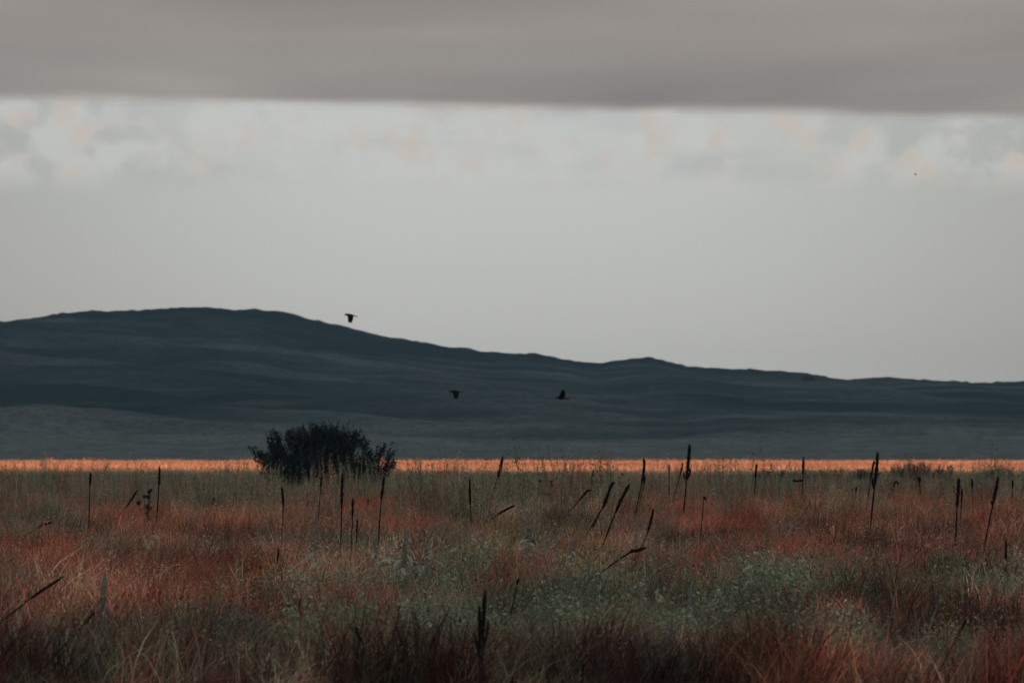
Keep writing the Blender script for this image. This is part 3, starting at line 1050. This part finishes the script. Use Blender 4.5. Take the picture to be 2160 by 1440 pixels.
    S('tiny dead stalk under the bent-over one at right', [(1877, 1038), (1875, 1045), (1871, 1056)], 0.7, 3.6)
    S('tiny dead stalk in red grass left of the tall thick one at right', [(1805.5, 1026), (1805, 1040), (1805, 1060)], 0.45, 3.4)
    S('tiniest thin dead stalk in red grass, second left of the tall thick one', [(1798, 1030), (1797.5, 1042), (1797.5, 1058)], 0.3, 3.0)
    S('dead stalk with a drooping hooked head in red grass at right', [(1941, 1016), (1940, 1009), (1937, 1009), (1940, 1022), (1941.5, 1055)], 0.35, 4.4)
    S('short dead stalk touching the left side of the thick one near the right edge', [(2011, 1024), (2013, 1032), (2013.5, 1062)], 0.5, 3.8)
    S('thick dead mullein stalk of a cluster of three near the right edge', [(2023, 1007.5), (2022, 1035), (2019, 1070), (2015, 1146)], 0.48, 6.4)
    S('dead stalk touching the right side of the thick one near the right edge', [(2029, 1030), (2028, 1050), (2025.5, 1100)], 0.5, 4.2)
    S('thin distant dead stalk between the cluster of three and the leaning right one', [(2051, 1009), (2051, 1025), (2051, 1064)], 0.4, 3.8)
    S('tall dead mullein stalk leaning right near the right edge', [(2106, 1004.5), (2101, 1032), (2094, 1064), (2076, 1152)], 0.42, 6.0, sides=[([(2090.5, 1055), (2094, 1066)], 0.6)])
    S('thin distant dead stalk at the far right edge', [(2137, 1010.6), (2136, 1030), (2134, 1055)], 0.5, 3.6)
    S('straight dead stalk low in dark grass near the right edge', [(2120, 1138), (2120, 1165), (2120, 1210)], 0.6, 4.6)
    S('tiny dead stalk tip left of the leaning one near the right edge', [(2071, 1047), (2070.5, 1052), (2070, 1060)], 0.6, 3.4)
    S('nearest dead mullein, four thick upright spikes on two stems at bottom centre', [(1024, 1242), (1021, 1290), (1019, 1350), (1017, 1460)], 0.50, 7.6, d=37.7,
      sides=[([(1011.5, 1276), (1012, 1310), (1012.5, 1375)], 0.95), ([(1030, 1304), (1028, 1330), (1021, 1362)], 0.75), ([(1003.5, 1337), (1006, 1358), (1012, 1385)], 0.7)],
      extra_stems=[[(1012.5, 1370), (1012, 1400), (1014, 1490)]])
    S('wavy bare dead stalk with a thin tip at the bottom, left of centre', [(752, 1318), (756, 1338), (767, 1360), (763, 1400), (760, 1446)], 0.30, 5.0, d=37.7)
    S('short dead stalk tip at the bottom edge right of the nearest mullein', [(1082, 1424), (1081, 1436), (1081, 1450)], 0.8, 6.0, d=37.7)
    S('short dead stalk at the bottom edge under the ground cover right of centre', [(1230, 1396), (1229, 1415), (1227, 1446)], 0.6, 5.0, d=37.7)
    S('short slanting dead stalk low in dark grass at bottom right', [(2038, 1302), (2030, 1318), (2019, 1338)], 0.6, 4.6)
    S('short faint dead stalk above the tip of the nearest mullein', [(1094, 1217), (1092, 1228), (1088, 1246)], 0.6, 4.6)


# ------------------------------------------------------------------ green mulleins, thistles, flower stems
def solid_shade(me, k=1.0):
    a = me.attributes.new('shade', 'FLOAT_COLOR', 'POINT')
    c = np.ones((len(me.vertices), 4), np.float32) * k
    a.data.foreach_set('color', c.ravel())


def build_live_mulleins():
    mleaf = mat_noise('woolly_leaf', (0.16, 0.20, 0.165), (0.37, 0.41, 0.34), scale=22, rough=1.0, spec=0.1, bump=0.2)
    mspk = mat_noise('woolly_spike', (0.12, 0.155, 0.125), (0.25, 0.285, 0.23), scale=45, rough=1.0, spec=0.1, bump=0.6)
    # three shared leaf meshes
    leafs = []
    for k in range(3):
        b = MB()
        b.leaf((0, 0, 0), (1, 0, 0.55), (0, 0, 1), 1.0, 0.25, 0.55 + 0.3 * k, 5)
        me = bpy.data.meshes.new('woolly_leaf')
        me.from_pydata([tuple(v) for v in b.v], [], b.f)
        me.materials.append(mleaf)
        me.shade_smooth()
        leafs.append(me)

    def plant(label, px, top, bot, nleaf, size, spike=0.4, d=None):
        d = d or min(140, (H - 0.45) / ((bot - HY) * K))
        x = (px - 1080) * K * d
        z = gz(x, d)
        h = (bot - top) * K * d + 0.46
        o = empty('green_mullein', (x, d, z - 0.02))
        tag(o, label, 'mullein', 'living grey-green mulleins')
        st = MB()
        lean = R(-0.05, 0.09) * h
        st.tube([(0, 0, 0), (lean * 0.4, 0, h * 0.5), (lean * (1 - spike), 0, h * (1 - spike))], [0.018, 0.016, 0.014], 6)
        st.build('stem', mspk, o)
        sp = MB()
        d_ = min(1.0, d / 75)
        lumpy_spike(sp, [Vector((lean * (1 - spike), 0, h * (1 - spike))), Vector((lean * 0.8, 0, h * (1 - spike / 2))), Vector((lean, 0, h))], 0.020 * size, 0.02)
        sp.build('flower_spike', mspk, o)
        for i in range(nleaf):
            t = (i + 0.5) / nleaf
            lf = bpy.data.objects.new('leaf', leafs[i % 3])
            C.objects.link(lf)
            lf.parent = o
            zz = 0.34 + (h * (1 - spike * 0.45) - 0.34) * t
            s = (0.32 * (1 - t) + 0.12) * size * min(1.0, (d / 75) ** 1.3) * R(0.8, 1.2)
            lf.location = (lean * zz / h, 0, zz)
            lf.scale = (s, s * R(0.8, 1.2), s * (0.7 + 0.7 * t))
            lf.rotation_euler = (R(-0.3, 0.3), R(-0.6, 0.35), i * 2.4 + R(-0.3, 0.3))

    plant('pale green mullein with drooping leaves between the stalks left of centre', 849, 1118, 1192, 18, 1.0)
    plant('slim pale mullein left of the long stalk below the shrub', 667, 1118, 1182, 14, 0.9)
    plant('small mullein spike growing among the thin bent stalk in red grass', 666, 1076, 1112, 8, 0.7)
    plant('low bushy mullein rosette right of the drooping one', 893, 1150, 1192, 12, 1.0, 0.25)
    plant('pale mullein behind yellow flowers right of the short stalks', 785, 1128, 1182, 12, 0.9)
    plant('broad pale mullein below the strongly slanting stalks, silvery leaves', 1110, 1090, 1170, 20, 0.95, 0.35)
    plant('small silvery mullein spike right of the broad silvery one', 1203, 1132, 1186, 12, 1.0)
    plant('lowest small mullein right of the small silvery spike', 1236, 1170, 1212, 9, 0.8, 0.5)
    plant('dark blue-green leafy mullein in the left foreground', 208, 1168, 1262, 20, 1.15, 0.45)
    plant('pale silvery mullein on top of the grey-green ground cover', 1443, 1198, 1262, 14, 0.9)
    plant('far pale sage-coloured mullein among tall weeds right of the tallest stalk', 1512, 996, 1042, 12, 1.3, 0.3, 128)
    plant('far blue-grey mullein beside the pale one among the tall weeds', 1536, 1000, 1040, 9, 1.1, 0.3, 130)

    mth = mat_noise('thistle_leaf', (0.018, 0.030, 0.032), (0.05, 0.068, 0.062), scale=25, rough=0.9)
    mhd = mat_noise('dry_flower_head', (0.020, 0.013, 0.013), (0.045, 0.028, 0.024), scale=50, rough=0.95)

    def headed(label, px, bot, heads, nleaf, leaf_len, d=None, nm='thistle'):
        """heads: photo points of the dry flower heads"""
        d = d or (H - 0.3) / ((bot - HY) * K)
        base = Vector(((px - 1080) * K * d, d, 0))
        base.z = gz(base.x, d)
        o = empty(nm, base)
        tag(o, label, 'thistle' if nm == 'thistle' else 'flower', 'seeding flower plants')
        top = None
        st = MB()
        hub = Vector((0, 0, 0.35))
        for (hx, hy) in heads:
            q = at(hx, hy, d) - base
            q.y += R(-0.08, 0.08)
            mid = hub.lerp(q, 0.5) + Vector((R(-.02, .02), 0, -0.02))
            st.tube(resample([hub, mid, q], 6), [0.009, 0.008, 0.008, 0.007, 0.007, 0.006, 0.006], 5)
            hd = MB()
            a = Vector((R(-.4, .4), R(-.3, .3), 1)).normalized()
            r = R(0.030, 0.040)
            hd.tube([q - a * r * 0.9, q - a * r * 0.4, q + a * r * 0.15, q + a * r * 0.7, q + a * r], [r * 0.35, r * 0.9, r, r * 0.85, r * 0.5], 9, 0.10)
            for k in range(10):
                w = k * 0.628
                s_ = a.orthogonal().normalized(); s2 = a.cross(s_)
                dr = s_ * math.cos(w) + s2 * math.sin(w) + a * 0.5
                hd.leaf(q + dr * r * 0.7, dr, a, r * 1.1, r * 0.4, 0.1, 2)
            hd.build('flower_head', mhd, o)
        st.tube([(0, 0, -0.03), (0.005, 0, 0.18), hub], [0.012, 0.011, 0.010], 6)
        st.build('stem', mth, o)
        for i in range(nleaf):
            lf = MB()
            zz = 0.1 + 0.75 * (i + 0.5) / nleaf * max(0.4, (heads and (at(*heads[0], d) - base).z or 0.8) - 0.15)
            w = i * 2.4
            lf.leaf((0, 0, 0), (math.cos(w), math.sin(w), R(0.5, 1.3)), (0, 0, 1), leaf_len * R(0.7, 1.2), leaf_len * 0.26, R(0.1, 0.5), 4)
            l_ = lf.build('leaf', mth, o)
            l_.location = (R(-.02, .02), 0, zz)

    headed('dark thistle with several round seed heads left of the shrub', 312, 1115, [(318, 1034), (314, 1038), (305, 1047), (313, 1048), (293, 1061), (311, 1067)], 22, 0.24)
    headed('branched plant with four dark flower heads right of the tall centre stalk', 1151, 1082, [(1139.5, 1015), (1163, 1016), (1165.5, 1023), (1167, 1037)], 8, 0.2)
    headed('tall plant with dark round heads standing between the two leaning thick stalks', 1302, 1062, [(1313.5, 1000.5), (1306, 1007), (1307, 1019.5), (1275, 1034), (1290, 1046)], 5, 0.14, nm='seeding_flower')
    headed('small plant with one dark round head below the very thin stalk', 1240, 1090, [(1241, 1071), (1197, 1100)], 5, 0.12, nm='seeding_flower')
    headed('small plant with two dark heads right of the dark thistle', 445, 1095, [(451, 1053), (449, 1060)], 5, 0.12, nm='seeding_flower')


# ------------------------------------------------------------------ shrubs
def build_shrubs():
    mbark = mat_noise('shrub_bark', (0.020, 0.018, 0.016), (0.05, 0.042, 0.036), scale=12, rough=0.95)
    mleaf = mat_noise('shrub_leaf', (0.010, 0.018, 0.021), (0.026, 0.040, 0.042), scale=3, rough=0.85, spec=0.15)

    mlow = mat_noise('low_shrub_leaf', (0.030, 0.048, 0.050), (0.070, 0.095, 0.090), scale=3, rough=0.9, spec=0.1)

    def shrub(name, label, px, d, lobes, leaf, per, group=None, upright=0.8):
        """lobes: (photo x, photo y, radius x, radius y in photo pixels, how far in depth)"""
        bx = (px - 1080) * K * d
        base = Vector((bx, d, gz(bx, d)))
        o = empty(name, base)
        tag(o, label, 'shrub', group)
        tr, cr = MB(), MB()
        for (lx, ly, rx, ry, dep) in lobes:
            c = at(lx, ly, d) - base
            rx, ry = rx * K * d, ry * K * d
            c.y = dep
            tr.tube(resample([Vector((R(-.15, .15), R(-.1, .1), -0.05)), c * 0.45 + Vector((0, 0, 0.08)), c], 6), [0.05, 0.038, 0.03, 0.024, 0.018, 0.012, 0.007], 5, 0.1)
            nspray = max(6, int(per * rx * ry * (460 if ly > 975 else 330)))
            for _ in range(nspray):
                v = Vector((R(-1, 1), R(-1, 1), R(-1, 1)))
                while v.length > 1:
                    v = Vector((R(-1, 1), R(-1, 1), R(-1, 1)))
                s0 = c + Vector((v.x * rx, v.y * rx * 0.9, v.z * ry))
                out = (s0 - Vector((0, 0, -0.4))).normalized()
                dv = (out * 0.7 + Vector((R(-.4, .4), R(-.4, .4), upright))).normalized()
                ln = R(0.18, 0.42)
                tr.tube([s0 - dv * 0.05, s0 + dv * ln], [0.006, 0.003], 3, cap=False)
                for k in range(15):
                    p = s0 + dv * (ln * R(0.0, 1.05)) + Vector((R(-.05, .05), R(-.05, .05), R(-.05, .05)))
                    ld = (dv + Vector((R(-.8, .8), R(-.8, .8), R(-.5, .7)))).normalized()
                    cr.leaf(p, ld, (R(-1, 1), R(-1, 1), R(-1, 1)), leaf * R(0.7, 1.4), leaf * 0.36, 0.1, 2)
        tr.build('trunk', mbark, o)
        cr.build('crown', mlow if group else mleaf, o)

    L = [(683, 950, 44, 32, 0), (645, 955, 30, 28, .3), (716, 955, 32, 26, -.3), (660, 928, 34, 16, .2), (700, 926, 36, 16, -.1), (735, 936, 26, 18, .2), (625, 936, 24, 18, -.2),
         (583, 938, 14, 17, .1), (592, 960, 22, 20, -.2), (545, 966, 9, 7, 0), (557, 976, 14, 10, .1), (574, 986, 20, 14, 0), (600, 990, 40, 22, .3), (660, 990, 70, 26, -.4), (720, 990, 50, 24, .3),
         (752, 938, 16, 14, .1), (765, 944, 11, 9, -.1), (772, 966, 10, 18, .2), (771, 985, 16, 14, 0), (796, 968, 8, 9, .1), (790, 982, 10, 9, -.1), (801, 956, 6, 6, 0), (816, 966, 5, 10, .1), (814, 984, 8, 12, 0),
         (822, 994, 8, 8, .1), (640, 1012, 90, 24, 0), (740, 1010, 80, 22, .2), (620, 1000, 46, 18, -.5), (690, 998, 70, 20, -.6), (770, 1002, 40, 14, -.3)]
    shrub('leafy_shrub', 'big dark leafy shrub standing alone at the back of the field', 668, 182, L, 0.085, 1.35)
    for lab, px, py, w, h, d in (
            ('low dark shrub beyond the weeds behind the broken-stub stalk', 1722, 998, 46, 9, 225),
            ('low dark shrub beyond the weeds left of the bent-over stalk', 1815, 1000, 36, 7, 220),
            ('widest low dark shrub in front of the golden strip at right', 1950, 992, 62, 12, 235),
            ('low dark shrub against the golden strip at the right edge', 2125, 998, 50, 10, 230),
            ('low dark shrub beyond the weeds below the pale far mullein', 1620, 1004, 34, 7, 215)):
        Ls = [(px + R(-w, w) * 0.85, py + 9 + R(-0.3, 0.9) * h, w * R(0.3, 0.5), h * R(0.4, 0.6), R(-.8, .8)) for _ in range(9)]
        shrub('low_shrub', lab, px, d, Ls, 0.085, 0.7, 'low shrubs beyond the weeds', 0.5)
    # lone bush on the hillside
    x = (1705 - 1080) * K * 1900
    bx = Vector((x, 1900, float(hill_z(np.array([x]), np.array([1900.0]))[0])))
    o = empty('hill_bush', bx)
    tag(o, 'tiny dark lone bush on the right hillside', 'bush')
    cr, tr = MB(), MB()
    for k in range(700):
        a, q = R(0, 6.28), math.sqrt(R(0, 1)) * 2.0
        z = (1 - (q / 2.0) ** 2 * 0.7) * 1.7 * R(0.2, 1.1)
        cr.leaf((q * math.cos(a), q * math.sin(a), z), (R(-1, 1), R(-1, 1), R(0, 1)), (0.3, 1, 0), 0.5, 0.25, 0.1, 2)
    tr.tube([(0, 0, -0.3), (0.1, 0, 0.6), (0, 0.1, 1.2)], [0.16, 0.12, 0.05], 6)
    tr.build('trunk', mbark, o)
    cr.build('crown', mleaf, o)


# ------------------------------------------------------------------ crows
def build_crows():
    m = mat_noise('crow_feathers', (0.006, 0.006, 0.008), (0.014, 0.014, 0.018), scale=30, rough=0.8, spec=0.03)

    def crow_mesh(wing):
        """facing -x, one closed skin; wing > 0 raises the wings, < 0 lowers them"""
        bm = bmesh.new()

        def loft(sections, n=12):
            rings = []
            for (c, ry, rz, ax) in sections:
                ring = []
                for k in range(n):
                    w = 2 * math.pi * k / n
                    ring.append(bm.verts.new(Vector(c) + ax[0] * (math.cos(w) * ry) + ax[1] * (math.sin(w) * rz)))
                rings.append(ring)
            for a, b in zip(rings, rings[1:]):
                for k in range(n):
                    bm.faces.new((a[k], a[(k + 1) % n], b[(k + 1) % n], b[k]))
            bm.faces.new(rings[0][::-1]); bm.faces.new(rings[-1])
        Y, Z, X = Vector((0, 1, 0)), Vector((0, 0, 1)), Vector((1, 0, 0))
        loft([((-0.225, 0, -0.008), .004, .004, (Y, Z)), ((-0.205, 0, -0.002), .010, .011, (Y, Z)), ((-0.180, 0, 0.004), .016, .018, (Y, Z)), ((-0.155, 0, 0.010), .032, .033, (Y, Z)),
              ((-0.120, 0, 0.008), .036, .036, (Y, Z)), ((-0.075, 0, 0.0), .048, .048, (Y, Z)), ((-0.02, 0, -0.006), .060, .058, (Y, Z)), ((0.05, 0, -0.006), .052, .048, (Y, Z)),
              ((0.11, 0, -0.004), .034, .028, (Y, Z)), ((0.15, 0, -0.006), .032, .020, (Y, Z)), ((0.21, 0, -0.014), .046, .016, (Y, Z)), ((0.265, 0, -0.022), .056, .013, (Y, Z)), ((0.285, 0, -0.025), .04, .009, (Y, Z))])
        for sgn in (-1, 1):
            a1 = wing * 0.75
            secs = []
            span = [(0.0, 0.0, 0.19), (0.08, 0.004, 0.20), (0.16, 0.012, 0.19), (0.235, 0.03, 0.15), (0.29, 0.05, 0.11)]
            y = z = 0.0
            last = 0.0
            for i, (s, sweep, chord) in enumerate(span):
                ang = a1 * (0.75 + 0.45 * i / 4)
                ds = s - last
                y += math.cos(ang) * ds; z += math.sin(ang) * ds
                last = s
                th = 0.016 - 0.009 * i / 4
                nrm = Vector((0, -math.sin(ang) * sgn, math.cos(ang)))
                secs.append(((-0.075 + chord / 2 + sweep, sgn * (0.02 + y), 0.022 + z), chord / 2, th, (X, nrm)))
            loft(secs, 10)
            # spread primaries
            ang = a1 * 1.2
            tipc = Vector(secs[-1][0])
            for k in range(5):
                fx = -0.050 + 0.025 * k
                dirv = Vector((0.10 + 0.20 * k, sgn * math.cos(ang), math.sin(ang))).normalized()
                p0 = tipc + Vector((fx, 0, 0)) - dirv * 0.03
                ln = 0.085 - 0.010 * abs(k - 1)
                nrm = Vector((0, -math.sin(ang) * sgn, math.cos(ang)))
                xa = dirv.cross(nrm).normalized()
                loft([(tuple(p0), .011, .006, (xa, nrm)), (tuple(p0 + dirv * ln * 0.6), .011, .006, (xa, nrm)), (tuple(p0 + dirv * ln), .005, .005, (xa, nrm))], 6)
        me = bpy.data.meshes.new('crow_hull')
        bmesh.ops.recalc_face_normals(bm, faces=bm.faces[:])
        bm.to_mesh(me); bm.free()
        tmp = bpy.data.objects.new('crow_hull', me)
        C.objects.link(tmp)
        r = tmp.modifiers.new('skin', 'REMESH')
        r.mode = 'VOXEL'; r.voxel_size = 0.0055
        s = tmp.modifiers.new('soft', 'SMOOTH'); s.iterations = 2; s.factor = 0.4
        dg = bpy.context.evaluated_depsgraph_get()
        out = bpy.data.meshes.new_from_object(tmp.evaluated_get(dg))
        bpy.data.objects.remove(tmp)
        out.name = 'crow'
        out.materials.clear(); out.materials.append(m)
        out.shade_smooth()
        return out

    down, up = crow_mesh(-1.4), crow_mesh(0.95)

    def put(name, label, me, px, py, d, rot, s=1.0):
        o = bpy.data.objects.new(name, me)
        C.objects.link(o)
        o.location = at(px, py, d)
        o.rotation_euler = rot
        o.scale = (s,) * 3
        tag(o, label, 'bird', 'birds in flight')
    put('crow', 'black crow with lowered wings flying just above the hill crest', down, 738, 664.5, 205, (0.10, 0.10, 0.12), 1.02)
    put('crow', 'black crow with lowered wings flying left in front of the hillside', down, 960, 825.5, 205, (0.05, -0.02, -0.1), 1.0)
    put('crow', 'black crow with raised wings flying in front of the hillside', up, 1184, 839, 205, (-0.25, 0.04, 0.15), 1.0)
    put('bird', 'tiny distant bird, a speck high in the pale sky at right', up, 1932, 368.5, 230, (0.2, -0.45, 0.5), 0.22)


# ------------------------------------------------------------------ air
def build_haze():
    m, nt, N, L, out = new_mat('haze_air')
    v = N.new('ShaderNodeVolumePrincipled')
    v.inputs['Color'].default_value = (0.42, 0.74, 1.0, 1)
    v.inputs['Density'].default_value = 0.00006
    v.inputs['Anisotropy'].default_value = 0.0
    L.new(v.outputs[0], out.inputs['Volume'])
    x0, x1, y0, y1, z0, z1 = -2900, 2900, -90, 5000, -2.5, 85
    V = [(x, y, z) for z in (z0, z1) for y in (y0, y1) for x in (x0, x1)]
    F = [(0, 2, 3, 1), (4, 5, 7, 6), (0, 1, 5, 4), (2, 6, 7, 3), (0, 4, 6, 2), (1, 3, 7, 5)]
    o = mesh_obj('haze', V, F, m)
    tag(o, 'thin blue evening haze lying over field and hills', 'haze', kind='stuff')


build_ground()
build_hills()
build_deck()
build_haze()
plant_field()
build_shrubs()
build_stalks()
build_live_mulleins()
build_crows()
